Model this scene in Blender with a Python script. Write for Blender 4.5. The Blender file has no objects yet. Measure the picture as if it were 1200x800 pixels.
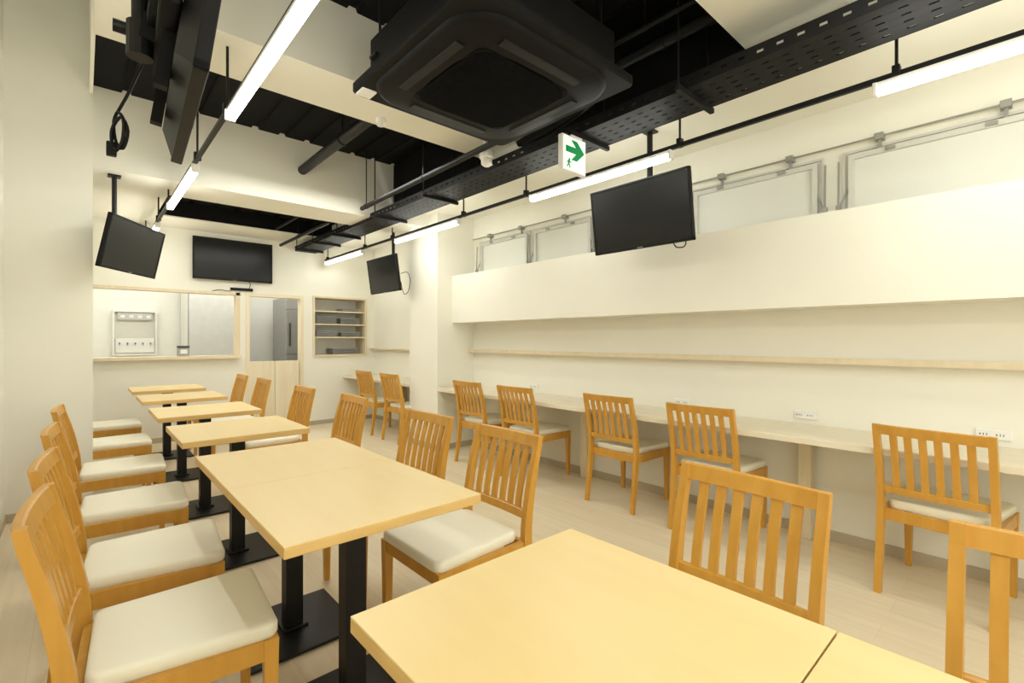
import bpy, bmesh, math, random
from mathutils import Vector, Matrix
random.seed(4)
S = bpy.context.scene
COL = S.collection
PI = math.pi
try:
    S.view_settings.view_transform = 'Standard'
except Exception:
    pass

# ------------------------------------------------------------------ materials
def new_mat(name):
    m = bpy.data.materials.new(name); m.use_nodes = True
    nt = m.node_tree
    return m, nt, nt.nodes['Principled BSDF']

def plain(name, c, rough=0.5, metal=0.0, spec=0.5, noise=0.06, nscale=12.0, bump=0.0, bscale=200.0):
    m, nt, b = new_mat(name)
    b.inputs['Roughness'].default_value = rough
    b.inputs['Metallic'].default_value = metal
    b.inputs['Specular IOR Level'].default_value = spec
    tc = nt.nodes.new('ShaderNodeTexCoord')
    nz = nt.nodes.new('ShaderNodeTexNoise'); nz.inputs['Scale'].default_value = nscale
    nz.inputs['Detail'].default_value = 4
    nt.links.new(tc.outputs['Object'], nz.inputs['Vector'])
    rp = nt.nodes.new('ShaderNodeValToRGB')
    rp.color_ramp.elements[0].position = 0.3; rp.color_ramp.elements[1].position = 0.7
    rp.color_ramp.elements[0].color = tuple(x*(1-noise) for x in c)+(1,)
    rp.color_ramp.elements[1].color = tuple(min(1, x*(1+noise)) for x in c)+(1,)
    nt.links.new(nz.outputs['Fac'], rp.inputs['Fac'])
    nt.links.new(rp.outputs['Color'], b.inputs['Base Color'])
    if bump > 0:
        n2 = nt.nodes.new('ShaderNodeTexNoise'); n2.inputs['Scale'].default_value = bscale
        nt.links.new(tc.outputs['Object'], n2.inputs['Vector'])
        bp = nt.nodes.new('ShaderNodeBump'); bp.inputs['Strength'].default_value = bump
        bp.inputs['Distance'].default_value = 0.004
        nt.links.new(n2.outputs['Fac'], bp.inputs['Height'])
        nt.links.new(bp.outputs['Normal'], b.inputs['Normal'])
    return m

def wood(name, c1, c2, scale, rough=0.4, spec=0.4):
    m, nt, b = new_mat(name)
    b.inputs['Roughness'].default_value = rough
    b.inputs['Specular IOR Level'].default_value = spec
    tc = nt.nodes.new('ShaderNodeTexCoord')
    mp = nt.nodes.new('ShaderNodeMapping'); mp.inputs['Scale'].default_value = scale
    nz = nt.nodes.new('ShaderNodeTexNoise'); nz.inputs['Scale'].default_value = 1.0
    nz.inputs['Detail'].default_value = 6; nz.inputs['Distortion'].default_value = 0.4
    rp = nt.nodes.new('ShaderNodeValToRGB')
    rp.color_ramp.elements[0].position = 0.32; rp.color_ramp.elements[1].position = 0.68
    rp.color_ramp.elements[0].color = c1+(1,); rp.color_ramp.elements[1].color = c2+(1,)
    nt.links.new(tc.outputs['Object'], mp.inputs['Vector'])
    nt.links.new(mp.outputs['Vector'], nz.inputs['Vector'])
    nt.links.new(nz.outputs['Fac'], rp.inputs['Fac'])
    nt.links.new(rp.outputs['Color'], b.inputs['Base Color'])
    return m

def floor_mat():
    m, nt, b = new_mat('floor_planks')
    b.inputs['Roughness'].default_value = 0.33
    b.inputs['Specular IOR Level'].default_value = 0.42
    tc = nt.nodes.new('ShaderNodeTexCoord')
    mp = nt.nodes.new('ShaderNodeMapping'); mp.inputs['Rotation'].default_value = (0, 0, PI/2)
    br = nt.nodes.new('ShaderNodeTexBrick')
    br.inputs['Scale'].default_value = 1.0
    br.inputs['Brick Width'].default_value = 0.92
    br.inputs['Row Height'].default_value = 0.15
    br.inputs['Mortar Size'].default_value = 0.001
    br.inputs['Color1'].default_value = (0.80, 0.69, 0.50, 1)
    br.inputs['Color2'].default_value = (0.835, 0.73, 0.54, 1)
    br.inputs['Mortar'].default_value = (0.71, 0.60, 0.42, 1)
    nt.links.new(tc.outputs['Object'], mp.inputs['Vector'])
    nt.links.new(mp.outputs['Vector'], br.inputs['Vector'])
    mp2 = nt.nodes.new('ShaderNodeMapping'); mp2.inputs['Scale'].default_value = (30, 1.6, 1)
    nz = nt.nodes.new('ShaderNodeTexNoise'); nz.inputs['Scale'].default_value = 1.0; nz.inputs['Detail'].default_value = 6
    nt.links.new(tc.outputs['Object'], mp2.inputs['Vector'])
    nt.links.new(mp2.outputs['Vector'], nz.inputs['Vector'])
    rp = nt.nodes.new('ShaderNodeValToRGB')
    rp.color_ramp.elements[0].position = 0.3; rp.color_ramp.elements[1].position = 0.7
    rp.color_ramp.elements[0].color = (0.91, 0.89, 0.86, 1); rp.color_ramp.elements[1].color = (1, 1, 1, 1)
    nt.links.new(nz.outputs['Fac'], rp.inputs['Fac'])
    mx = nt.nodes.new('ShaderNodeMixRGB'); mx.blend_type = 'MULTIPLY'; mx.inputs['Fac'].default_value = 1
    nt.links.new(br.outputs['Color'], mx.inputs['Color1'])
    nt.links.new(rp.outputs['Color'], mx.inputs['Color2'])
    nt.links.new(mx.outputs['Color'], b.inputs['Base Color'])
    return m

def emit(name, c, s):
    m, nt, b = new_mat(name)
    b.inputs['Base Color'].default_value = c+(1,)
    b.inputs['Emission Color'].default_value = c+(1,)
    b.inputs['Emission Strength'].default_value = s
    return m

M = dict(
    wall=plain('wall_cream', (0.868, 0.85, 0.757), 0.75, spec=0.2, noise=0.012, nscale=3, bump=0.10, bscale=260),
    beam=plain('beam_cream', (0.848, 0.828, 0.73), 0.8, spec=0.2, noise=0.012, nscale=3),
    kwall=plain('kitchen_white', (0.87, 0.865, 0.82), 0.5, noise=0.012),
    floor=floor_mat(),
    base=plain('baseboard_taupe', (0.50, 0.43, 0.31), 0.5, noise=0.04),
    deck=plain('black_deck', (0.0055, 0.0055, 0.0055), 0.75, spec=0.15, noise=0.2),
    black=plain('black_metal', (0.008, 0.008, 0.008), 0.45, spec=0.3, noise=0.15),
    blackm=plain('black_matte_metal', (0.008, 0.008, 0.008), 0.6, spec=0.2, noise=0.2),
    acp=plain('air_conditioner_black', (0.0065, 0.0065, 0.0065), 0.58, spec=0.14, noise=0.1),
    acg=plain('air_conditioner_grille_black', (0.003, 0.003, 0.003), 0.7, spec=0.1, noise=0.1),
    acl=plain('louver_black', (0.008, 0.008, 0.008), 0.4, spec=0.2, noise=0.1),
    plastic=plain('black_plastic', (0.006, 0.006, 0.006), 0.5, spec=0.22, noise=0.1),
    screen=plain('screen_glass', (0.008, 0.0085, 0.0085), 0.25, spec=0.32, noise=0.0),
    white=plain('white_plastic', (0.86, 0.85, 0.81), 0.4, noise=0.02),
    grey=plain('grey_plastic', (0.36, 0.36, 0.35), 0.45, noise=0.05),
    lgrey=plain('light_grey_plastic', (0.56, 0.56, 0.54), 0.45, noise=0.04),
    alu=plain('window_aluminium', (0.66, 0.65, 0.60), 0.45, spec=0.35, noise=0.02),
    alud=plain('opener_steel', (0.34, 0.335, 0.305), 0.45, metal=0.2, noise=0.04),
    pane=plain('frosted_pane', (0.77, 0.77, 0.71), 0.45, spec=0.25, noise=0.015, nscale=3),
    steel=plain('stainless_steel', (0.36, 0.36, 0.355), 0.38, metal=0.5, noise=0.05),
    seat=plain('cream_vinyl', (0.905, 0.87, 0.705), 0.38, noise=0.006, nscale=3),
    table=wood('table_maple', (0.82, 0.62, 0.285), (0.84, 0.645, 0.31), (16, 1.6, 8), 0.34),
    tedge=wood('table_edge_band', (0.68, 0.44, 0.15), (0.74, 0.50, 0.19), (6, 6, 30), 0.4),
    chair=wood('chair_oak', (0.565, 0.28, 0.039), (0.65, 0.34, 0.058), (20, 20, 3), 0.32),
    counter=wood('counter_ash', (0.76, 0.68, 0.51), (0.86, 0.79, 0.63), (40, 1.6, 10), 0.4),
    palew=wood('pale_wood', (0.74, 0.63, 0.44), (0.80, 0.70, 0.51), (20, 20, 2), 0.45),
    paled=wood('pale_door_wood', (0.80, 0.70, 0.51), (0.85, 0.77, 0.59), (20, 20, 2), 0.45),
    lamp=emit('led_diffuser', (0.985, 0.985, 0.90), 23.5),
    green=plain('sign_green', (0.0, 0.36, 0.10), 0.4, noise=0.02),
    signw=emit('sign_white', (0.95, 1.0, 0.93), 0.45),
    blue=plain('dull_blue_plastic', (0.14, 0.20, 0.30), 0.4),
    dark=plain('dark_grey', (0.05, 0.05, 0.05), 0.5),
)

# ------------------------------------------------------------------ mesh helpers
def box(bm, x0, x1, y0, y1, z0, z1):
    vs = [bm.verts.new(p) for p in ((x0,y0,z0),(x1,y0,z0),(x1,y1,z0),(x0,y1,z0),(x0,y0,z1),(x1,y0,z1),(x1,y1,z1),(x0,y1,z1))]
    for f in ((3,2,1,0),(4,5,6,7),(0,1,5,4),(1,2,6,5),(2,3,7,6),(3,0,4,7)):
        bm.faces.new([vs[i] for i in f])
    return vs

def rbox(bm, x0, x1, y0, y1, z0, z1, r=0.004, seg=2):
    t = bmesh.new(); box(t, x0, x1, y0, y1, z0, z1)
    bmesh.ops.bevel(t, geom=t.edges[:], offset=r, segments=seg, affect='EDGES', profile=0.5)
    merge(bm, t)

def merge(bm, t, mat=None):
    if mat is not None: bmesh.ops.transform(t, matrix=mat, verts=t.verts)
    mp = {v: bm.verts.new(v.co) for v in t.verts}
    for f in t.faces:
        try: bm.faces.new([mp[v] for v in f.verts])
        except ValueError: pass
    t.free()

def loft(bm, rings, caps=True):
    R = [[bm.verts.new(p) for p in r] for r in rings]
    n = len(R[0])
    for a, b in zip(R, R[1:]):
        for i in range(n):
            bm.faces.new((a[i], a[(i+1) % n], b[(i+1) % n], b[i]))
    if caps:
        bm.faces.new(R[0][::-1]); bm.faces.new(R[-1])

def tube(bm, pts, r, n=8):
    pts = [Vector(p) for p in pts]
    rings = []; prev = None
    for i, p in enumerate(pts):
        d = (pts[min(i+1, len(pts)-1)] - pts[max(i-1, 0)]).normalized()
        if prev is None:
            ref = Vector((0,0,1)) if abs(d.z) < 0.9 else Vector((1,0,0))
            u = d.cross(ref).normalized()
        else:
            u = (prev - d*prev.dot(d)).normalized()
        prev = u; v = d.cross(u)
        rr = r[i] if isinstance(r, (list, tuple)) else r
        rings.append([p + (u*math.cos(2*PI*k/n) + v*math.sin(2*PI*k/n))*rr for k in range(n)])
    loft(bm, rings)

def disc(bm, cx, cy, z0, z1, r, r2=None, n=24):
    r2 = r if r2 is None else r2
    loft(bm, [[(cx+r*math.cos(2*PI*k/n), cy+r*math.sin(2*PI*k/n), z0) for k in range(n)],
              [(cx+r2*math.cos(2*PI*k/n), cy+r2*math.sin(2*PI*k/n), z1) for k in range(n)]])

def curve_pts(ctrl, n=40):
    P = [Vector(c) for c in ctrl]; P = [P[0]] + P + [P[-1]]
    out = []; segs = len(P)-3
    for i in range(segs):
        p0, p1, p2, p3 = P[i:i+4]
        m = max(2, n//segs)
        for k in range(m):
            t = k/m
            out.append(0.5*((2*p1)+(-p0+p2)*t+(2*p0-5*p1+4*p2-p3)*t*t+(-p0+3*p1-3*p2+p3)*t**3))
    out.append(P[-2]); return out

def obj(name, bm, mat, parent=None, smooth=False):
    bmesh.ops.recalc_face_normals(bm, faces=bm.faces)
    me = bpy.data.meshes.new(name); bm.to_mesh(me); bm.free()
    if smooth:
        for p in me.polygons: p.use_smooth = True
        try: me.set_sharp_from_angle(angle=math.radians(40))
        except Exception: pass
    o = bpy.data.objects.new(name, me); COL.objects.link(o)
    me.materials.append(M[mat])
    if parent: o.parent = parent
    return o

def part(name, mat, parent, fn, smooth=False):
    bm = bmesh.new(); fn(bm); return obj(name, bm, mat, parent, smooth)

def tag(o, label, cat, group=None):
    o['label'] = label; o['category'] = cat
    if group: o['group'] = group
    return o

def thing(name, label, cat, loc=(0,0,0), rot=0, group=None):
    o = bpy.data.objects.new(name, None); COL.objects.link(o)
    o.empty_display_size = 0.1
    o.location = loc
    o.rotation_euler = rot if isinstance(rot, (tuple, list)) else (0, 0, rot)
    return tag(o, label, cat, group)

def struct(name, mat, fn, label=None, parent=None):
    bm = bmesh.new(); fn(bm); o = obj(name, bm, mat, parent)
    if parent is None: o['kind'] = 'structure'
    if label: o['label'] = label
    return o

def dup(root, loc, rot, label, group=None):
    r = root.copy(); COL.objects.link(r); r.location = loc
    r.rotation_euler = rot if isinstance(rot, (tuple, list)) else (0, 0, rot)
    r['label'] = label
    if group: r['group'] = group
    for ch in list(root.children):
        c = ch.copy(); COL.objects.link(c); c.parent = r
        for g in ch.children:
            d = g.copy(); COL.objects.link(d); d.parent = c
    return r

# ------------------------------------------------------------------ room dims
XW, XL, XP = 3.40, -0.385, 0.06
YB, YF = 7.0, -2.6
DECK, BEAM_B, BEAM_A, SOFF, BEAM_C = 3.07, 2.48, 2.68, 2.62, 2.57
TOP = 4.1

struct('floor', 'floor', lambda b: box(b, XL-0.3, XW+0.2, YF-0.1, 9.2, -0.1, 0.0))
struct('wall_right', 'wall', lambda b: box(b, XW, XW+0.15, YF-0.1, 9.2, 0, 3.2))
struct('wall_left', 'wall', lambda b: box(b, XL-0.15, XL, YF-0.1, 9.2, 0, TOP))
struct('wall_front', 'wall', lambda b: box(b, XL, XW, YF-0.1, YF, 0, TOP))
struct('wall_pillar_left', 'wall', lambda b: box(b, XL, XP, 4.6, 5.2, 0, TOP))
struct('wall_column_right', 'wall', lambda b: box(b, 2.906, XW, 4.45, 5.05, 0, SOFF))
struct('wall_bulkhead', 'wall', lambda b: box(b, 3.10, XW, YF, 4.45, 1.41, 1.935))

def back_wall(b):
    ops = [(XL, 1.50, 1.015, 1.81), (1.63, 2.30, 0.0, 1.81), (2.48, 3.25, 1.0, 1.83)]
    xs = sorted({XL, XW, 1.50, 1.63, 2.30, 2.48, 3.25}); zs = sorted({0, 1.0, 1.015, 1.81, 1.83, 3.2})
    for x0, x1 in zip(xs, xs[1:]):
        for z0, z1 in zip(zs, zs[1:]):
            cx, cz = (x0+x1)/2, (z0+z1)/2
            if any(a < cx < c and d < cz < e for a, c, d, e in ops): continue
            box(b, x0, x1, YB, YB+0.1, z0, z1)
struct('wall_back', 'wall', back_wall)
struct('wall_kitchen', 'kwall', lambda b: box(b, XL, XW, 9.0, 9.1, 0, 2.7))

def deck(b):
    # corrugated deck, ribs run along the room
    def sheet(y0, y1, z, xs):
        prof = []; x = xs
        while x < XW:
            prof += [(x, z), (x+0.16, z), (x+0.17, z+0.022), (x+0.21, z+0.022)]; x += 0.22
        prof.append((XW+0.05, z))
        a = [b.verts.new((px, y0, pz)) for px, pz in prof]; c = [b.verts.new((px, y1, pz)) for px, pz in prof]
        for i in range(len(a)-1): b.faces.new((a[i], a[i+1], c[i+1], c[i]))
    sheet(YF, 4.7, DECK, XP); sheet(5.0, YB, 2.75, XL)
    box(b, XP, XW, YF, 5.2, 3.14, 3.2); box(b, XL, XW, 5.15, YB, 3.14, 3.2)
struct('ceiling', 'deck', deck)
struct('ceiling_left', 'wall', lambda b: (box(b, XL, XP, YF, 4.6, 4.0, TOP), box(b, XP-0.02, XP, YF, 4.6, 3.0, 4.0)))
struct('ceiling_kitchen', 'kwall', lambda b: box(b, XL, XW, YB+0.1, 9.0, 2.5, 2.6))
struct('trim_1', 'beam', lambda b: box(b, XP-0.02, 2.49, 2.6, 3.03, BEAM_A, 3.14), 'cream ceiling beam over the middle tables')
struct('trim_2', 'beam', lambda b: box(b, XP-0.01, XW, 4.62, 5.10, BEAM_B, 3.14), 'deep cream ceiling beam in line with the pillar')
struct('trim_3', 'beam', lambda b: box(b, XP-0.02, 2.49, 0.56, 1.0, BEAM_A, 3.14), 'cream ceiling beam nearest the camera')
struct('trim_4', 'beam', lambda b: box(b, 2.49, XW, YF, YB, SOFF, 3.14), 'cream soffit along the window wall')
struct('trim_5', 'palew', lambda b: (box(b, 3.32, XW, YF, 4.45, 1.075, 1.097), box(b, 3.32, 3.332, YF, 4.45, 1.097, 1.112)), 'narrow pale ledge along the wall above the counter')
struct('trim_9', 'palew', lambda b: box(b, 3.32, XW, 5.05, YB, 1.075, 1.097), 'short narrow ledge behind the square column')
struct('trim_6', 'palew', lambda b: (box(b, XL, 1.53, YB-0.09, YB+0.16, 0.985, 1.020), box(b, 1.485, 1.53, YB-0.012, YB+0.11, 1.015, 1.83),
                                     box(b, XL, 1.53, YB-0.012, YB+0.11, 1.795, 1.83)), 'pale wooden sill and lining of the kitchen hatch')
struct('trim_8', 'beam', lambda b: box(b, XL, 2.49, 6.40, YB, BEAM_C, 2.74), 'cream dropped ceiling before the back wall')
struct('trim_7', 'beam', lambda b: box(b, XL, 0.60, 5.10, 6.40, BEAM_C, 2.74), 'cream dropped ceiling left of the far black recess')
struct('trim_12', 'deck', lambda b: box(b, 0.60, 2.49, 6.385, 6.40, BEAM_C+0.012, 2.75), 'black face closing the gap above the dropped ceiling')
struct('trim_10', 'deck', lambda b: box(b, 2.465, 2.49, 1.0, 2.6, 2.64, DECK), 'black painted upstand beside the cable tray')
struct('trim_11', 'deck', lambda b: box(b, 2.465, 2.49, 3.03, 4.62, 2.64, DECK), 'black painted upstand beside the far cable tray')
struct('baseboard_right', 'base', lambda b: (box(b, XW-0.012, XW, YF, 4.45, 0, 0.06), box(b, XW-0.012, XW, 5.05, YB, 0, 0.06)))
struct('baseboard_column', 'base', lambda b: (box(b, 2.894, XW, 4.438, 4.45, 0, 0.06), box(b, 2.894, 2.906, 4.438, 5.05, 0, 0.06)))
struct('baseboard_back', 'base', lambda b: (box(b, XL, 1.60, YB-0.012, YB, 0, 0.06), box(b, 2.33, XW, YB-0.012, YB, 0, 0.06)))
struct('baseboard_left', 'base', lambda b: (box(b, XL, XL+0.012, YF, 4.6, 0, 0.06), box(b, XL, XP, 4.588, 4.6, 0, 0.06)))

# half-height swing doors into the kitchen
d = struct('door_1', 'paled', lambda b: (box(b, 1.60, 1.642, YB-0.015, YB+0.11, 0, 1.84), box(b, 2.288, 2.33, YB-0.015, YB+0.11, 0, 1.84), box(b, 1.642, 2.288, YB-0.015, YB+0.11, 1.795, 1.84)),
           'kitchen doorway with pale half-height swing doors')
for x0, x1 in ((1.648, 1.962), (1.968, 2.282)):
    part('door_leaf', 'paled', d, lambda b: rbox(b, x0, x1, YB+0.03, YB+0.06, 0.12, 0.93, 0.004))

# windows
for i, (y0, y1) in enumerate([(-0.90, -0.12), (-0.03, 0.77), (0.93, 1.73), (1.82, 2.62), (2.70, 3.42), (3.52, 4.28)]):
    def frame(b, y0=y0, y1=y1):
        x0, x1, z0, z1, w = XW-0.032, XW+0.02, 1.90, 2.31, 0.028
        box(b, x0, x1, y0, y1, z1-w, z1); box(b, x0, x1, y0, y1, z0, z0+w)
        box(b, x0, x1, y0, y0+w, z0+w, z1-w); box(b, x0, x1, y1-w, y1, z0+w, z1-w)
        # outer casing
        x0 = XW-0.016
        box(b, x0, x1, y0-0.032, y1+0.032, z1+0.012, z1+0.026)
        box(b, x0, x1, y0-0.032, y0-0.018, z0, z1+0.012); box(b, x0, x1, y1+0.018, y1+0.032, z0, z1+0.012)
    w = struct('window_%d' % (i+1), 'alu', frame, 'frosted awning window above the bulkhead')
    part('pane', 'pane', w, lambda b: box(b, XW-0.008, XW+0.01, y0+0.028, y1-0.028, 1.928, 2.282))
    for yy in (y0-0.045, y1+0.045):
        def arm(b):
            tube(b, [(XW-0.05, yy, 2.0), (XW-0.04, yy, 2.28)], 0.006, 6)
            tube(b, [(XW-0.05, yy, 2.0), (XW-0.02, yy + (0.05 if yy < y0 else -0.05), 2.12)], 0.005, 6)
            box(b, XW-0.058, XW-0.034, yy-0.012, yy+0.012, 1.985, 2.02)
        part('opener_arm', 'alud', w, arm)
    for yy in (y0+0.2, y1-0.2):
        part('latch', 'alud', w, lambda b: rbox(b, XW-0.046, XW-0.030, yy-0.022, yy+0.022, 2.286, 2.306, 0.003))
t = thing('window_opener_rod', 'thin metal opener rod with brackets running above the windows', 'opener rod')
part('rod', 'alud', t, lambda b: tube(b, [(XW-0.045, -1.2, 2.372), (XW-0.045, 4.4, 2.372)], 0.006, 8))
for yy in (-0.5, 0.12, 0.62, 1.08, 1.52, 2.05, 2.5, 3.0, 3.6, 4.1):
    part('bracket', 'alud', t, lambda b: (rbox(b, XW-0.060, XW, yy-0.021, yy+0.021, 2.354, 2.391, 0.004), box(b, XW-0.032, XW-0.018, yy-0.008, yy+0.008, 2.31, 2.356)))

# ------------------------------------------------------------------ chair
CL = [(-0.258, 0), (-0.226, 0.2), (-0.203, 0.42), (-0.219, 0.55), (-0.248, 0.69), (-0.284, 0.817)]
def post_x(z):
    for (xa, za), (xb, zb) in zip(CL, CL[1:]):
        if z <= zb:
            f = (z-za)/(zb-za); return xa+(xb-xa)*f
    return CL[-1][0]
def bow(y): return -0.011*(1-(y/0.2)**2)

def make_chair(label, group):
    t = thing('dining_chair', label, 'chair', group=group)
    def cushion(b):
        prof = [(0.401, 0.0), (0.409, 0.004), (0.430, 0.004), (0.4375, 0.001), (0.4415, -0.006), (0.4428, -0.015), (0.4432, -0.035)]
        rings = []
        for z, off in prof:
            ring = []
            x0, x1, yb, yf = -0.178-off*0.5, 0.225+off, 0.178+off, 0.205+off
            r = 0.03
            for cx, cy, a0 in ((x1-r, yf-r, 0), (x0+r, yb-r, 90), (x0+r, -yb+r, 180), (x1-r, -yf+r, 270)):
                for k in range(5):
                    a = math.radians(a0+k*22.5); ring.append((cx+r*math.cos(a), cy+r*math.sin(a), z))
            rings.append(ring)
        rings.append([(x*0.5, y*0.5, 0.4436) for x, y, z in rings[-1]])
        loft(b, rings)
    part('seat', 'seat', t, cushion, True)
    def frame(b):
        rbox(b, 0.188, 0.214, -0.19, 0.19, 0.345, 0.401, 0.003)
        for s in (-1, 1):
            loft(b, [[(-0.20, s*0.187, 0.345), (-0.20, s*0.209, 0.345), (-0.20, s*0.209, 0.401), (-0.20, s*0.187, 0.401)],
                     [(0.20, s*0.190, 0.345), (0.20, s*0.212, 0.345), (0.20, s*0.212, 0.401), (0.20, s*0.190, 0.401)]])
        rbox(b, -0.205, -0.183, -0.19, 0.19, 0.345, 0.401, 0.003)
    part('seat_frame', 'chair', t, frame)
    for s in (-1, 1):
        def fl(b):
            rings = []
            for z, w in ((0, 0.011), (0.02, 0.0125), (0.401, 0.0185)):
                cx, cy = 0.207, s*0.197
                rings.append([(cx-w, cy-w, z), (cx+w, cy-w, z), (cx+w, cy+w, z), (cx-w, cy+w, z)])
            loft(b, rings)
        part('leg', 'chair', t, fl)
        def rl(b):
            rings = []
            hw = [0.013, 0.017, 0.021, 0.019, 0.016, 0.012]
            N = 18
            for k in range(N+1):
                z = 0.817*k/N
                f = k/N*(len(hw)-1); i = min(int(f), len(hw)-2); w = hw[i]+(hw[i+1]-hw[i])*(f-i)
                c = sum(post_x(min(0.817, max(0, z+dz))) for dz in (-0.05, -0.025, 0, 0.025, 0.05))/5
                rings.append([(c-w, s*0.187, z), (c+w, s*0.187, z), (c+w, s*0.214, z), (c-w, s*0.214, z)])
            loft(b, rings)
        part('leg', 'chair', t, rl)
    def rail(z0, z1, th):
        def f(b):
            rings = []
            for k in range(13):
                y = -0.19+0.38*k/12; o = bow(y)
                a, c = post_x(z0)+o, post_x(z1)+o
                rings.append([(a-th, y, z0), (a+th, y, z0), (c+th, y, z1-0.003), (c+th*0.5, y, z1), (c-th*0.5, y, z1), (c-th, y, z1-0.003)])
            loft(b, rings)
        return f
    br = part('backrest', 'chair', t, rail(0.770, 0.817, 0.011))
    part('lower_rail', 'chair', t, rail(0.484, 0.518, 0.010))
    for k in range(6):
        y = (-0.5+(k+1)/7)*0.378
        def slat(b):
            rings = []
            for j in range(7):
                z = 0.513+(0.775-0.513)*j/6; c = post_x(z)+bow(y)
                rings.append([(c-0.006, y-0.014, z), (c+0.006, y-0.014, z), (c+0.006, y+0.014, z), (c-0.006, y+0.014, z)])
            loft(b, rings)
        part('slat', 'chair', br, slat)
    return t

G_L, G_R, G_C = 'chairs along the left of the tables', 'chairs along the right of the tables', 'chairs at the wall counter'
chair0 = make_chair('slatted honey-wood chair left of the front double table, nearest the camera on that side', G_L)
chair0.location = (0.195, 1.64, 0); chair0.rotation_euler = (0, 0, -0.07)
left = [
 (0.185, 2.25, -0.08, 'slatted honey-wood chair at left of the front double table, at its far half'),
 (0.175, 3.01, -0.06, 'slatted wooden chair at left of the first single table behind the double table'),
 (0.175, 3.88, -0.05, 'slatted wooden chair at left of the second single table, just before the pillar'),
 (0.18, 4.85, 0.0, 'wooden chair half hidden by the pillar, at the third single table'),
 (0.19, 5.85, 0.0, 'wooden chair half hidden by the pillar, at the farthest single table'),
]
for x, y, r, l in left: dup(chair0, (x, y, 0), r, l)
right = [
 (1.165, -0.075, 0.0, 'slatted wooden chair cut off by the lower right corner, beside the near table'),
 (1.19, 0.60, -0.06, 'slatted wooden chair with its back to us, tucked into the nearest table'),
 (1.145, 1.615, 0.0, 'slatted wooden chair with cream seat right of front double table, at its near half'),
 (1.14, 2.25, 0.03, 'slatted wooden chair right of front double table, at its far half'),
 (1.18, 3.32, 0.0, 'slatted wooden chair right of the first single table behind the double table'),
 (1.14, 4.22, 0.02, 'slatted wooden chair right of the second single table behind the double table'),
 (1.12, 5.38, 0.0, 'slatted wooden chair right of the third single table, before the kitchen doorway'),
 (1.10, 6.18, 0.0, 'slatted wooden chair right of the farthest single table, below the kitchen hatch'),
]
for x, y, r, l in right: dup(chair0, (x, y, 0), PI+r, l, G_R)
count = [
 (3.10, 0.31, -0.10, 'slatted wooden chair at the wall counter nearest the camera, standing alone'),
 (3.085, 1.41, 0.0, 'slatted wooden chair at the wall counter, right one of the middle pair'),
 (3.115, 2.12, 0.0, 'slatted wooden chair at the wall counter, left one of the middle pair'),
 (3.05, 3.06, 0.02, 'slatted wooden chair at the wall counter, right one of the pair before the column'),
 (3.05, 3.74, 0.0, 'slatted wooden chair at the wall counter right beside the square column'),
 (2.99, 5.20, 0.0, 'slatted wooden chair behind the square column, nearer of two'),
 (3.00, 5.92, 0.0, 'slatted wooden chair behind the square column, farther of two by back wall'),
]
for x, y, r, l in count: dup(chair0, (x, y, 0), r, l, G_C)

# ------------------------------------------------------------------ tables
def make_table(label, group):
    t = thing('cafe_table', label, 'table', group=group)
    part('table_top', 'table', t, lambda b: rbox(b, -0.302, 0.302, -0.301, 0.301, 0.717, 0.72, 0.0012, 1))
    part('edge_band', 'tedge', t, lambda b: rbox(b, -0.302, 0.302, -0.301, 0.301, 0.689, 0.7172, 0.002, 1))
    part('column', 'black', t, lambda b: rbox(b, -0.034, 0.034, -0.034, 0.034, 0.015, 0.68, 0.004))
    part('mounting_plate', 'black', t, lambda b: (rbox(b, -0.16, 0.16, -0.16, 0.16, 0.681, 0.689, 0.002), rbox(b, -0.05, 0.05, -0.05, 0.05, 0.66, 0.682, 0.003)))
    part('base_plate', 'black', t, lambda b: (rbox(b, -0.21, 0.21, -0.21, 0.21, 0.004, 0.016, 0.003), rbox(b, -0.05, 0.05, -0.05, 0.05, 0.015, 0.028, 0.003)))
    for sx in (-1, 1):
        for sy in (-1, 1): part('glide', 'plastic', t, lambda b: disc(b, sx*0.18, sy*0.18, 0, 0.006, 0.014))
    return t
GT = 'square cafe tables in the long row'
tables = [(0.538, 'square light-wood cafe table nearest the camera'),
          (-0.067, 'light-wood cafe table cut off by the bottom right edge, joined to nearest table'),
          (1.522, 'near half of the light-wood double table behind the nearest table'),
          (2.126, 'far half of the light-wood double table behind the nearest table'),
          (3.09, 'first single light-wood table behind the double table'),
          (4.06, 'second single light-wood table behind the double table'),
          (5.14, 'third single light-wood table behind the double table'),
          (6.14, 'farthest light-wood table, nearest the kitchen hatch')]
table0 = None
for y, l in tables:
    if table0 is None:
        table0 = make_table(l, GT); table0.location = (0.663, y, 0)
    else: dup(table0, (0.663, y, 0), 0, l)

# ------------------------------------------------------------------ wall counter
def make_counter(y0, y1, posts, label):
    t = thing('wall_counter', label, 'counter', (0, 0, 0))
    part('counter_top', 'counter', t, lambda b: rbox(b, 2.90, XW-0.002, y0, y1, 0.655, 0.69, 0.003))
    part('support_rail', 'palew', t, lambda b: box(b, XW-0.03, XW-0.002, y0+0.01, y1-0.01, 0.60, 0.655))
    for yy in posts:
        part('support_post', 'palew', t, lambda b: rbox(b, 3.30, 3.37, yy-0.035, yy+0.035, 0, 0.655, 0.003))
make_counter(-2.55, 4.44, (-1.0, 0.98, 2.72), 'long pale ash wall counter under the bulkhead')
make_counter(5.06, YB-0.01, (6.0,), 'short pale wall counter behind the square column')

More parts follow.
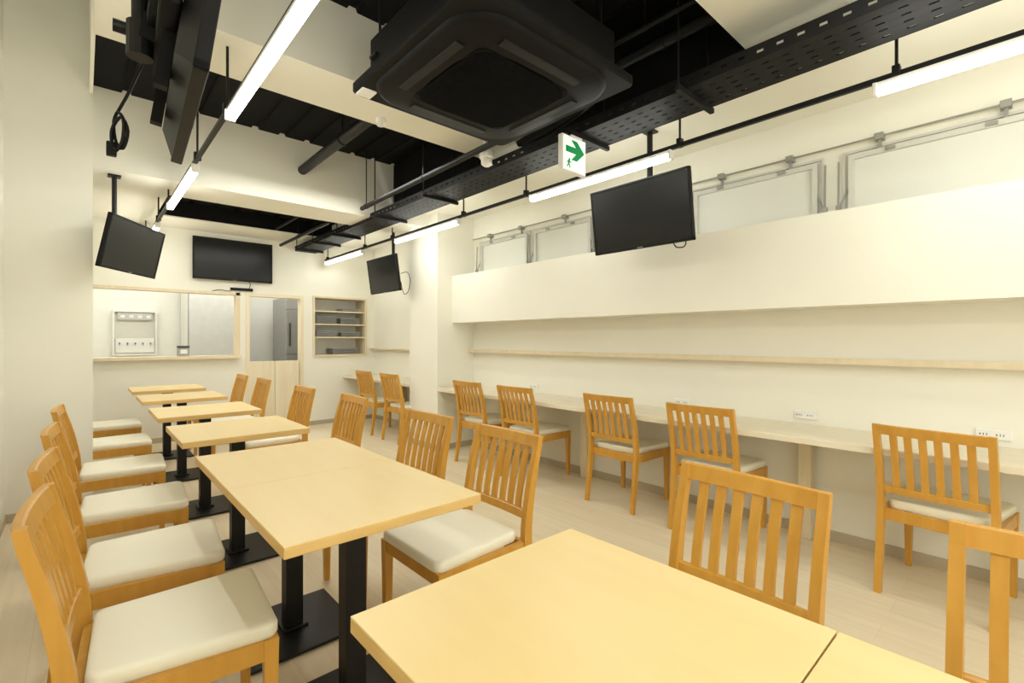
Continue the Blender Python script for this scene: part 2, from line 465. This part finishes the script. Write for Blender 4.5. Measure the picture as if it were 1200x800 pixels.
ol = ['white double socket above the counter nearest the camera', 'white double socket above the counter, second from the camera',
      'white double socket above the counter behind the middle chairs', 'small white double socket above the counter near the column']
out0 = None
for yy, l in zip((0.165, 1.0, 1.83, 3.44), ol):
    if out0 is None:
        out0 = thing('wall_socket', l, 'socket', (XW, yy, 0.745), 0, 'sockets above the counter')
        part('cover_plate', 'white', out0, lambda b: rbox(b, -0.012, 0, -0.065, 0.065, -0.025, 0.025, 0.003))
        for s in (-0.03, 0.03):
            def holes(b):
                for q in (-0.006, 0.006): box(b, -0.0130, -0.011, s+q-0.0014, s+q+0.0014, -0.006, 0.006)
                box(b, -0.0130, -0.011, s+0.016, s+0.021, -0.004, 0.004)
            part('socket_hole', 'dark', out0, holes)
    else: dup(out0, (XW, yy, 0.745), 0, l)

# ------------------------------------------------------------------ lights
LIGHTY = [(-0.70, 0.50), (1.47, 2.67), (3.62, 4.82), (5.68, 6.86)]
def make_rail(x, label, ztops):
    t = thing('lighting_rail', label, 'lighting rail', (x, 0, 0), 0, 'hanging lighting rails')
    part('bar', 'black', t, lambda b: rbox(b, -0.0115, 0.0115, -2.5, 6.9, 2.345, 2.370, 0.003))
    for yy, zt in ztops:
        part('hanger_rod', 'black', t, lambda b: (tube(b, [(0, yy, 2.368), (0, yy, zt)], 0.0065, 8), rbox(b, -0.02, 0.02, yy-0.014, yy+0.014, 2.346, 2.395, 0.003)))
make_rail(0.54, 'black hanging lighting rail above the left side of the tables', [(-0.9, DECK), (0.52, DECK), (1.42, DECK), (2.72, BEAM_A), (3.55, DECK), (4.9, BEAM_B), (5.6, BEAM_C), (6.8, BEAM_C)])
make_rail(2.60, 'black hanging lighting rail along the window side', [(-0.9, SOFF), (0.42, SOFF), (1.42, SOFF), (2.72, SOFF), (3.55, SOFF), (4.9, BEAM_B), (5.6, SOFF), (6.8, SOFF)])
def make_light(label, loc):
    t = thing('linear_light', label, 'ceiling light', loc, 0, 'linear lights on the rails')
    part('diffuser', 'lamp', t, lambda b: rbox(b, -0.022, 0.022, -0.585, 0.585, -0.018, 0.014, 0.009, 3), True)
    part('housing', 'white', t, lambda b: rbox(b, -0.018, 0.018, -0.59, 0.59, 0.014, 0.034, 0.003))
    for s in (-1, 1):
        part('end_cap', 'white', t, lambda b: rbox(b, -0.023, 0.023, s*0.593-0.008, s*0.593+0.008, -0.020, 0.034, 0.003))
    return t
ll = ['bright linear light overhead at left, directly above the camera', 'long bright linear light at upper left beside the edge-on television',
      'bright linear light on the left rail before the pillar', 'farthest bright linear light on the left rail', 'unseen linear light added as fill on the left rail behind the camera']
rl_ = ['bright linear light at the upper right corner of the view', 'bright linear light on the window side behind the exit sign',
       'bright linear light on the window side near the square column', 'farthest bright linear light on the window side', 'unseen linear light added as fill on the window side behind the camera']
light0 = None
for x, ls in ((0.54, ll), (2.60, rl_)):
    for (y0, y1), l in zip(LIGHTY+[(-2.45, -1.25)], ls):  # last pair, behind the camera, is added as fill
        p = (x, (y0+y1)/2, 2.311)
        if light0 is None: light0 = make_light(l, p)
        else: dup(light0, p, 0, l)

def area(loc, rot, sx, sy, power, col=(0.985, 0.985, 0.91)):  # added fill lights without a fixture, only to even out the brightness
    L = bpy.data.lights.new('fill_light', 'AREA'); L.shape = 'RECTANGLE'; L.size = sx; L.size_y = sy
    L.energy = power; L.color = col
    o = bpy.data.objects.new('fill_light', L); COL.objects.link(o); o.location = loc; o.rotation_euler = rot
area((0.9, -2.2, 1.4), (math.radians(84), 0, math.radians(4)), 2.2, 1.6, 44)
area((1.45, 3.8, 2.65), (0, 0, 0), 1.2, 1.1, 24)
area((1.35, 0.0, 2.6), (0, 0, 0), 1.4, 1.0, 20)
area((1.45, 5.75, 2.45), (0, 0, 0), 1.2, 0.9, 14)
area((1.5, 7.75, 2.42), (math.radians(12), 0, 0), 2.8, 0.6, 14, (1.0, 0.99, 0.94))  # added fill inside the kitchen
area((-0.16, 2.2, 3.95), (0, 0, 0), 0.3, 3.0, 6)

# ------------------------------------------------------------------ televisions
def make_tv(label, loc, rot, w, h, group=None):
    t = thing('television', label, 'television', loc, rot, group)
    def frame(b):
        e = 0.014
        rbox(b, -0.02, 0.012, -w/2, w/2, h/2-e, h/2, 0.003); rbox(b, -0.02, 0.012, -w/2, w/2, -h/2, -h/2+e*1.5, 0.003)
        rbox(b, -0.02, 0.012, -w/2, -w/2+e, -h/2, h/2, 0.003); rbox(b, -0.02, 0.012, w/2-e, w/2, -h/2, h/2, 0.003)
    part('bezel', 'plastic', t, frame)
    part('screen', 'screen', t, lambda b: box(b, -0.01, 0.008, -w/2+0.012, w/2-0.012, -h/2+0.018, h/2-0.012))
    def back(b):
        loft(b, [[(-0.055, y*0.72, z*0.62-0.02) for y, z in ((-w/2, -h/2), (w/2, -h/2), (w/2, h/2), (-w/2, h/2))],
                 [(-0.02, y*0.95, z*0.95) for y, z in ((-w/2, -h/2), (w/2, -h/2), (w/2, h/2), (-w/2, h/2))]])
    part('back_cover', 'plastic', t, back)
    part('status_light', 'grey', t, lambda b: box(b, 0.010, 0.0135, -0.02, 0.02, -h/2+0.005, -h/2+0.01))
    return t
GV = 'televisions hung from the ceiling'
def Rm(rot):
    return Matrix.Rotation(rot[2], 4, 'Z') @ Matrix.Rotation(rot[1], 4, 'Y')
def make_mount(label, tvloc, rot, ztop, pr=0.019, bulky=False):
    R = Rm(rot); B = Vector(tvloc)
    t = thing('television_mount', label, 'mount', (0, 0, 0), 0, 'ceiling mounts holding televisions')
    n = Matrix.Rotation(rot[2], 4, 'Z') @ Vector((1, 0, 0))
    pole = B - n*0.135
    part('ceiling_plate', 'black', t, lambda b: rbox(b, pole.x-0.04, pole.x+0.04, pole.y-0.04, pole.y+0.04, ztop-0.012, ztop, 0.002))
    part('pole', 'black', t, lambda b: tube(b, [(pole.x, pole.y, B.z-0.05), (pole.x, pole.y, ztop-0.01)], pr, 14))
    for za, zb in ((0.16, 0.24), (-0.06, 0.03)):
        part('collar', 'black', t, lambda b: tube(b, [(pole.x, pole.y, B.z+za), (pole.x, pole.y, B.z+zb)], pr+0.011, 14))
    def arms(b):
        for yy in (-0.13, 0.13):
            q = bmesh.new(); box(q, -0.085, -0.057, yy-0.015, yy+0.015, -0.19, 0.19)
            merge(b, q, Matrix.Translation(B) @ R)
        q = bmesh.new(); box(q, -0.10, -0.07, -0.16, 0.16, -0.04, 0.04)
        merge(b, q, Matrix.Translation(B) @ R)
        q = bmesh.new(); box(q, -0.135, -0.08, -0.03, 0.03, -0.035, 0.035)
        merge(b, q, Matrix.Translation(B) @ R)
    part('tilt_bracket', 'blackm', t, arms)
    if bulky:
        def head(b):
            q = bmesh.new(); rbox(q, -0.125, -0.06, -0.10, 0.10, 0.0, 0.11, 0.012)
            merge(b, q, Matrix.Translation(B) @ R)
            q = bmesh.new(); rbox(q, -0.10, -0.058, -0.28, -0.06, -0.05, 0.17, 0.006)
            merge(b, q, Matrix.Translation(B) @ R)
        part('tilt_head', 'blackm', t, head)
        def knob(b):
            tube(b, [(pole.x-0.055, pole.y+0.03, B.z+0.02), (pole.x+0.02, pole.y+0.03, B.z+0.02)], 0.016, 12)
        part('knob', 'black', t, knob)
    return t
T1 = ((0.25, 1.60, 2.03), (0, math.radians(8), math.radians(-3.4)))
make_tv('black television seen edge-on at upper left beside the long light', *T1, 0.73, 0.43, GV)
make_mount('black ceiling mount behind the edge-on television at upper left', *T1, DECK, 0.019, True)
T4 = ((0.302, 4.70, 1.925), (0, math.radians(12), math.radians(-30.7)))
make_tv('tilted black television hanging beside the left pillar', *T4, 0.72, 0.39, GV)
make_mount('black ceiling mount behind the television by the left pillar', *T4, BEAM_B, 0.016)
T3 = ((2.70, 1.765, 2.035), (0, math.radians(8), PI))
make_tv('black television hanging in front of the windows under the exit sign', *T3, 0.735, 0.435, GV)
make_mount('black ceiling mount behind the television in front of the windows', *T3, SOFF)
T5 = ((2.70, 5.32, 2.0), (0, math.radians(8), PI))
make_tv('small-looking black television hanging beyond the square column', *T5, 0.735, 0.425, GV)
make_mount('black ceiling mount behind the television beyond the square column', *T5, SOFF)
make_tv('large black television flat on the back wall above the kitchen hatch', (1.457, YB-0.055, 2.235), (0, 0, -PI/2), 0.90, 0.52)

def cable(label, ctrl, r=0.004, plug=False, n=60):
    t = thing('power_cable', label, 'cable')
    part('cord', 'plastic', t, lambda b: tube(b, curve_pts(ctrl, n), r, 6), True)
    if plug:
        p = Vector(ctrl[-1])
        part('plug', 'plastic', t, lambda b: rbox(b, p.x-0.012, p.x+0.012, p.y-0.012, p.y+0.012, p.z-0.04, p.z, 0.003))
cable('black coiled power cable with plug dangling left of the edge-on television',
      [(0.13, 1.66, 2.0), (0.10, 1.76, 1.93), (0.085, 1.80, 1.90), (0.07, 1.82, 1.86), (0.075, 1.82, 1.80), (0.09, 1.80, 1.78), (0.10, 1.79, 1.83), (0.085, 1.80, 1.87), (0.065, 1.82, 1.83), (0.07, 1.81, 1.77), (0.088, 1.80, 1.80), (0.09, 1.79, 1.86), (0.075, 1.81, 1.88), (0.065, 1.83, 1.80)], 0.0045, True)
cable('thin black cable loop below the television in front of the windows', [(2.78, 1.60, 1.95), (2.80, 1.57, 1.83), (2.79, 1.53, 1.80), (2.80, 1.49, 1.82), (2.79, 1.50, 1.95)], 0.004)
cable('thin black cable loop at the television beyond the square column', [(2.79, 5.05, 2.0), (2.80, 4.92, 2.0), (2.80, 4.86, 1.90), (2.80, 4.90, 1.78), (2.80, 5.0, 1.76), (2.79, 5.05, 1.9)], 0.004)
t = thing('power_strip', 'black power strip with cords below the wall television', 'power strip', (1.55, YB, 1.875))
part('strip_body', 'plastic', t, lambda b: rbox(b, -0.13, 0.13, -0.03, 0, -0.018, 0.018, 0.004))
part('cord', 'plastic', t, lambda b: tube(b, curve_pts([(-0.1, -0.02, 0.0), (-0.15, -0.02, -0.03), (-0.25, -0.02, -0.02), (-0.33, -0.015, -0.04)], 20), 0.004, 6))
part('cord', 'plastic', t, lambda b: tube(b, curve_pts([(0.08, -0.02, 0.0), (0.1, -0.02, 0.08), (0.06, -0.015, 0.12)], 16), 0.004, 6))

# ------------------------------------------------------------------ ceiling air conditioner
ACZ = 2.425
t = thing('ceiling_air_conditioner', 'black four-way ceiling cassette air conditioner hanging overhead', 'air conditioner', (1.465, 1.78, ACZ))
part('body', 'acp', t, lambda b: (rbox(b, -0.42, 0.42, -0.42, 0.42, 0.04, 0.26, 0.012), rbox(b, 0.41, 0.52, -0.28, 0.12, 0.08, 0.24, 0.006)))
def rsq(a, r, n=6):
    out = []
    for cx, cy, a0 in ((a-r, a-r, 0), (-a+r, a-r, 90), (-a+r, -a+r, 180), (a-r, -a+r, 270)):
        for k in range(n+1):
            q = math.radians(a0+90*k/n); out.append((cx+r*math.cos(q), cy+r*math.sin(q)))
    return out
part('panel', 'acp', t, lambda b: loft(b, [[(x, y, z) for x, y in rsq(a, 0.045)] for a, z in ((0.482, 0.0), (0.49, 0.006), (0.49, 0.036), (0.482, 0.042))]))
part('raised_frame', 'acp', t, lambda b: loft(b, [[(x, y, z) for x, y in rsq(a, 0.19, 10)] for a, z in ((0.445, 0.001), (0.44, -0.010), (0.425, -0.020), (0.285, -0.026), (0.285, -0.014))]), True)
def grille(b):
    loft(b, [[(x, y, z) for x, y in rsq(0.275, 0.05)] for z in (-0.012, -0.029)])
    for k in range(49):
        q = -0.264+0.528*k/48
        e = 0.264 if abs(q) < 0.22 else 0.264-(abs(q)-0.22)
        box(b, q-0.0015, q+0.0015, -e, e, -0.032, -0.0285); box(b, -e, e, q-0.0015, q+0.0015, -0.0315, -0.0285)
part('intake_grille', 'acg', t, grille)
for k in range(4):
    def lou(b):
        q = bmesh.new()
        loft(q, [[(-0.23, 0.322, -0.023), (-0.23, 0.366, -0.021), (-0.23, 0.363, -0.030), (-0.23, 0.326, -0.031)],
                 [(0.23, 0.322, -0.023), (0.23, 0.366, -0.021), (0.23, 0.363, -0.030), (0.23, 0.326, -0.031)]])
        merge(b, q, Matrix.Rotation(k*PI/2, 4, 'Z'))
    part('louver', 'acl', t, lou)
part('sensor_cover', 'white', t, lambda b: rbox(b, -0.470, -0.398, 0.388, 0.466, -0.008, 0.004, 0.002))
for sx in (-1, 1):
    for sy in (-1, 1):
        part('hanger_rod', 'black', t, lambda b: (tube(b, [(sx*0.40, sy*0.35, 0.15), (sx*0.40, sy*0.35, DECK-ACZ)], 0.007, 8), box(b, sx*0.41-0.03, sx*0.41+0.03, sy*0.35-0.03, sy*0.35+0.03, 0.14, 0.152)))
t = thing('refrigerant_pipes', 'bundle of black pipes running from air conditioner towards the cable tray', 'pipes')
for dz, dy in ((0.0, 0.0), (0.06, 0.05), (0.03, -0.08), (0.08, -0.14)):
    part('pipe', 'blackm', t, lambda b: tube(b, curve_pts([(1.95, 1.70+dy, 2.54+dz), (2.06, 1.70+dy, 2.54+dz), (2.16, 1.74+dy, 2.59+dz), (2.25, 1.95+dy, 2.60+dz*0.5), (2.27, 2.4+dy, 2.56+dz*0.5)], 24), 0.024, 10), True)

# ------------------------------------------------------------------ cable tray and pipes
t = thing('cable_tray', 'long black perforated cable tray hanging along the ceiling', 'cable tray', (2.2, 0, 2.45))
def tray_side(x):
    def f(b):
        box(b, x, x+0.004, -1.4, 6.95, 0, 0.026); box(b, x, x+0.004, -1.4, 6.95, 0.039, 0.065)
        y = -1.4
        while y < 6.9:
            box(b, x, x+0.004, y, y+0.052, 0.0255, 0.0395); y += 0.08
    return f
part('side_rail', 'blackm', t, tray_side(0.0)); part('side_rail', 'blackm', t, tray_side(0.276))
def tray_floor(b):
    for x0, x1 in ((0.002, 0.051), (0.061, 0.108), (0.118, 0.162), (0.172, 0.219), (0.229, 0.278)):
        box(b, x0, x1, -1.4, 6.95, 0, 0.004)
    y = -1.4
    while y < 6.9:
        box(b, 0.004, 0.276, y, y+0.050, 0.0003, 0.0043); y += 0.08
part('tray_floor', 'blackm', t, tray_floor)
for yy, zl in ((-0.5, DECK), (1.18, DECK), (1.857, DECK), (3.5, DECK), (4.4, DECK), (5.5, 2.75), (6.1, 2.75), (6.7, BEAM_C)):
    part('strut', 'blackm', t, lambda b: rbox(b, -0.07, 0.30, yy-0.012, yy+0.012, -0.026, 0.001, 0.002))
    for xx in (-0.055, 0.25):
        if yy == 1.857 and xx < 0: continue
        part('hanger_rod', 'blackm', t, lambda b: tube(b, [(xx, yy, -0.022), (xx, yy, zl-2.45)], 0.0055, 6))
t = thing('cable_bundle', 'black cables lying in the cable tray', 'cables')
for k in range(5):
    x = 2.237+k*0.034
    part('cord', 'plastic', t, lambda b: tube(b, curve_pts([(x+random.uniform(-0.008, 0.008), yy, 2.4665+0.002*(k % 2)) for yy in (-1.3, 0, 1.3, 2.6, 3.9, 5.2, 6.7)], 36), 0.010, 6))

def pipe(label, pts, r, hang=(), name='ceiling_pipe'):
    t = thing(name, label, 'pipe')
    part('pipe_run', 'black', t, lambda b: tube(b, pts, r, 14), True)
    for (x, y, z, zt) in hang:
        part('hanger_rod', 'black', t, lambda b: (tube(b, [(x, y, z), (x, y, zt)], 0.005, 6), tube(b, [(x, y-0.012, z), (x, y+0.012, z)], r*1.15, 14)))
pipe('thick black pipe between the two ceiling beams', [(1.53, 3.03, 2.80), (1.53, 4.62, 2.80)], 0.042, [(1.53, 3.7, 2.80, DECK)])
pipe('black pipe hanging just left of the cable tray before the deep beam', [(2.08, 2.3, 2.56), (2.08, 4.55, 2.53)], 0.022, [(2.08, 3.4, 2.545, DECK), (2.08, 4.45, 2.532, DECK)])
pipe('short black pipe below the far ceiling by the cable tray', [(2.0, 5.2, 2.50), (2.0, 6.9, 2.50)], 0.02, [(2.0, 5.6, 2.50, 2.75), (2.0, 6.2, 2.50, 2.75)])
pipe('thin black conduit under the far ceiling left of the short pipe', [(1.80, 5.2, 2.60), (1.80, 6.38, 2.60)], 0.014, [(1.80, 5.9, 2.60, 2.75)])
pipe('black pipe crossing the dark bay right of the air conditioner', [(2.38, 1.02, 2.86), (2.38, 2.58, 2.86)], 0.035, [(2.38, 1.4, 2.86, DECK)])
pipe('thin black conduit in the dark bay beside the air conditioner', [(2.12, 1.02, 2.80), (2.12, 2.58, 2.80)], 0.014, [(2.12, 1.35, 2.80, DECK), (2.12, 2.3, 2.80, DECK)])

# ------------------------------------------------------------------ exit sign, detectors
t = thing('exit_sign', 'white hanging exit sign with green arrow pointing right and running figure', 'sign', (2.15, 1.84, 2.304), 0)
part('sign_case', 'white', t, lambda b: rbox(b, -0.105, 0.105, 0.0, 0.035, -0.105, 0.105, 0.006))
part('sign_face', 'signw', t, lambda b: box(b, -0.096, 0.096, -0.002, 0.001, -0.096, 0.096))
def poly(b, pts, y0=-0.005, y1=-0.001): loft(b, [[(x, y0, z) for x, z in pts], [(x, y1, z) for x, z in pts]])
def arrow(b):
    pts = [(-0.078, 0.004), (0.012, 0.004), (-0.030, -0.036), (0.018, -0.036), (0.086, 0.022), (0.018, 0.080), (-0.030, 0.080), (0.012, 0.040), (-0.078, 0.040)]
    poly(b, [pts[0], pts[1], pts[7], pts[8]])
    poly(b, [pts[1], pts[2], pts[3], pts[4]]); poly(b, [pts[4], pts[5], pts[6], pts[7]]); poly(b, [pts[1], pts[4], pts[7]])
part('arrow', 'green', t, arrow)
def man(b):
    ox, oz, sc = -0.052, -0.060, 0.66
    def P(p): return (ox+(p[0]+0.055)*sc, oz+(p[1]+0.045)*sc)
    def limb(a, c, w):
        a = Vector(P(a)); c = Vector(P(c)); d = (c-a).normalized(); n = Vector((-d.y, d.x))*w*sc
        poly(b, [tuple(a+n), tuple(a-n), tuple(c-n), tuple(c+n)])
    c = P((-0.048, -0.008))
    poly(b, [(c[0]+0.009*sc*math.cos(2*PI*k/12), c[1]+0.009*sc*math.sin(2*PI*k/12)) for k in range(12)])
    limb((-0.052, -0.016), (-0.060, -0.052), 0.008)
    limb((-0.052, -0.024), (-0.034, -0.036), 0.0035); limb((-0.034, -0.036), (-0.024, -0.028), 0.003)
    limb((-0.055, -0.024), (-0.074, -0.030), 0.0035); limb((-0.074, -0.030), (-0.080, -0.044), 0.003)
    limb((-0.058, -0.050), (-0.040, -0.064), 0.0045); limb((-0.040, -0.064), (-0.044, -0.086), 0.004)
    limb((-0.062, -0.050), (-0.072, -0.072), 0.0045); limb((-0.072, -0.072), (-0.088, -0.076), 0.004)
part('running_figure', 'green', t, man)
part('hanger', 'white', t, lambda b: rbox(b, -0.02, 0.08, 0.006, 0.030, 0.104, 0.120, 0.003))

def detector(label, loc, r, h, mat='white', stem=0.0):
    t = thing('ceiling_detector', label, 'detector', loc)
    part('base', mat, t, lambda b: disc(b, 0, 0, -0.012-stem, 0, r*(0.5 if stem else 1)))
    part('dome', mat, t, lambda b: loft(b, [[(r*f*math.cos(2*PI*k/20), r*f*math.sin(2*PI*k/20), -stem-z*h) for k in range(20)] for f, z in ((0.88, 0.15), (0.95, 0.2), (0.95, 0.55), (0.75, 0.6), (0.7, 0.9), (0.4, 1.0))]), True)
detector('small white smoke detector under the middle ceiling beam', (1.47, 2.93, BEAM_A), 0.035, 0.05)
detector('white alarm dome hanging beside the cable tray left of the exit sign', (2.135, 2.64, BEAM_A), 0.055, 0.13, 'white', 0.10)
detector('round white detector under the deep beam near the column', (2.80, 4.72, BEAM_B), 0.07, 0.08)

# ------------------------------------------------------------------ back wall shelf and kitchen
t = thing('recessed_shelf', 'pale wooden recessed shelf unit in the back wall beside the doorway', 'shelf', (2.865, YB, 1.415))
def shelf_frame(b):
    w, h = 0.385, 0.415
    for x0, x1, z0, z1 in ((-w-0.02, -w+0.004, -h-0.02, h+0.02), (w-0.004, w+0.02, -h-0.02, h+0.02), (-w, w, h-0.004, h+0.02), (-w, w, -h-0.02, -h+0.004)):
        box(b, x0, x1, -0.025, 0.34, z0, z1)
part('frame', 'palew', t, shelf_frame)
part('back_panel', 'kwall', t, lambda b: box(b, -0.385, 0.385, 0.335, 0.345, -0.415, 0.415))
SH = (-0.16, 0.03, 0.22)
for z in SH:
    part('shelf_board', 'palew', t, lambda b: box(b, -0.38, 0.38, 0.0, 0.333, z-0.009, z+0.009))
def tray_stack(label, x, z, n, w, mat, group):
    for k in range(n):
        t = thing('steel_tray', label, 'tray', (x, YB+0.16, z+0.001+k*0.022), 0, group)
        def f(b):
            loft(b, [[(-w*0.9, -0.11, 0), (w*0.9, -0.11, 0), (w*0.9, 0.11, 0), (-w*0.9, 0.11, 0)],
                     [(-w, -0.13, 0.017), (w, -0.13, 0.017), (w, 0.13, 0.017), (-w, 0.13, 0.017)]])
        part('pan', mat, t, f)
        part('rim', 'lgrey', t, lambda b: box(b, -w-0.006, w+0.006, -0.136, 0.136, 0.017, 0.0205))
tray_stack('steel tray in the tall stack on the left of the recessed shelf', 2.67, 1.415+0.039, 5, 0.15, 'steel', 'trays stacked on the recessed shelf left')
tray_stack('steel tray in the stack on the right of the middle board of the recessed shelf', 3.03, 1.415+0.039, 4, 0.15, 'steel', 'trays stacked on the recessed shelf right')
tray_stack('grey tray in the stack on the lower board of the recessed shelf, left side', 2.68, 1.415-0.151, 4, 0.16, 'grey', 'trays stacked low on the recessed shelf')
tray_stack('steel tray in the stack on the lower board of the recessed shelf, right side', 3.04, 1.415-0.151, 3, 0.15, 'steel', 'trays stacked low right on the recessed shelf')
tray_stack('steel tray in the stack on the bottom of the recessed shelf', 2.95, 1.415-0.411, 4, 0.19, 'steel', 'trays stacked at the bottom of the recessed shelf')
tray_stack('grey tray in the small stack on top board of the recessed shelf', 3.05, 1.415+0.229, 2, 0.14, 'grey', 'trays on the top board of the recessed shelf')

t = thing('steel_refrigerator', 'tall stainless steel refrigerator seen through the kitchen doorway', 'refrigerator', (2.74, 8.2, 0))
part('cabinet', 'steel', t, lambda b: rbox(b, -0.38, 0.38, -0.30, 0.36, 0.10, 1.88, 0.006))
for z0, z1 in ((0.14, 0.98), (1.0, 1.68)):
    for x0, x1, hx in ((-0.375, -0.004, -0.33), (0.004, 0.375, 0.05)):
        dd = part('door', 'steel', t, lambda b: rbox(b, x0, x1, -0.335, -0.302, z0, z1, 0.005))
        part('handle', 'dark', dd, lambda b: (rbox(b, hx-0.012, hx+0.012, -0.375, -0.355, z0+0.12, z1-0.2, 0.004), box(b, hx-0.008, hx+0.008, -0.36, -0.335, z0+0.13, z0+0.15), box(b, hx-0.008, hx+0.008, -0.36, -0.335, z1-0.24, z1-0.22)))
part('control_panel', 'grey', t, lambda b: rbox(b, -0.375, 0.375, -0.325, -0.302, 1.70, 1.87, 0.004))
for sx in (-1, 1):
    for sy in (-1, 1): part('leg', 'dark', t, lambda b: tube(b, [(sx*0.33, sy*0.25, 0), (sx*0.33, sy*0.25, 0.1)], 0.02, 10))

t = thing('wall_niche_unit', 'white framed wall unit with grey panel seen through the kitchen hatch', 'wall unit', (0.585, 9.0, 1.32))
def nf(b):
    for x0, x1, z0, z1 in ((-0.26, -0.235, -0.33, 0.33), (0.235, 0.26, -0.33, 0.33), (-0.235, 0.235, 0.305, 0.33), (-0.235, 0.235, -0.33, -0.305)):
        box(b, x0, x1, -0.08, 0, z0, z1)
part('frame', 'white', t, nf)
part('back_plate', 'alu', t, lambda b: box(b, -0.235, 0.235, -0.03, 0, -0.305, 0.305))
part('grey_panel', 'lgrey', t, lambda b: rbox(b, -0.20, 0.20, -0.07, -0.03, 0.19, 0.29, 0.004))
part('white_panel', 'white', t, lambda b: rbox(b, -0.225, 0.225, -0.05, -0.03, -0.29, -0.08, 0.004))
for k in range(4): part('button', 'white', t, lambda b: rbox(b, -0.17+k*0.1, -0.12+k*0.1, -0.078, -0.07, 0.22, 0.26, 0.002))
for k in range(5): part('tap', 'blue', t, lambda b: (rbox(b, -0.187+k*0.09, -0.170+k*0.09, -0.075, -0.05, -0.165, -0.140, 0.003), box(b, -0.181+k*0.09, -0.176+k*0.09, -0.080, -0.05, -0.182, -0.164)))
t = thing('white_cupboard', 'tall white cupboard standing inside the kitchen behind the hatch', 'cupboard', (1.52, 8.6, 0))
part('carcass', 'white', t, lambda b: rbox(b, -0.38, 0.44, -0.30, 0.35, 0, 2.05, 0.006))
part('door', 'lgrey', t, lambda b: rbox(b, -0.365, 0.43, -0.322, -0.302, 0.05, 2.0, 0.004))
part('edge_strip', 'grey', t, lambda b: box(b, -0.379, -0.369, -0.318, -0.300, 0.05, 2.0))
t = thing('small_appliance', 'small grey device standing on the kitchen hatch sill', 'device', (0.93, YB+0.09, 1.020))
part('housing', 'grey', t, lambda b: rbox(b, -0.06, 0.06, -0.05, 0.05, 0, 0.10, 0.01))
part('top_cover', 'dark', t, lambda b: rbox(b, -0.062, 0.062, -0.052, 0.052, 0.10, 0.125, 0.006))
part('button_panel', 'white', t, lambda b: rbox(b, -0.035, 0.035, -0.054, -0.049, 0.03, 0.08, 0.002))
for x, l in ((0.3, 'unseen ceiling light added to brighten the kitchen, above the wall unit'), (2.0, 'unseen ceiling light added to brighten the kitchen, before the refrigerator')):
    t = thing('kitchen_fill_light', l, 'ceiling light', (x, 7.8, 2.5))  # out-of-view fixtures added to brighten the kitchen
    part('diffuser', 'lamp', t, lambda b: rbox(b, -0.6, 0.6, -0.03, 0.03, -0.05, -0.012, 0.006))
    part('housing', 'white', t, lambda b: rbox(b, -0.61, 0.61, -0.04, 0.04, -0.012, 0, 0.003))

# ------------------------------------------------------------------ world and camera
w = bpy.data.worlds.new('World'); S.world = w; w.use_nodes = True
w.node_tree.nodes['Background'].inputs['Color'].default_value = (0.9, 0.93, 1, 1)
w.node_tree.nodes['Background'].inputs['Strength'].default_value = 0.2
cam = bpy.data.cameras.new('camera'); co = bpy.data.objects.new('camera', cam); COL.objects.link(co)
co.location = (0, 0, 1.22); co.rotation_euler = (PI/2, 0, math.radians(-42))
cam.lens = 16.8; cam.sensor_width = 36; cam.shift_y = -2/1200; cam.clip_start = 0.02
S.camera = co
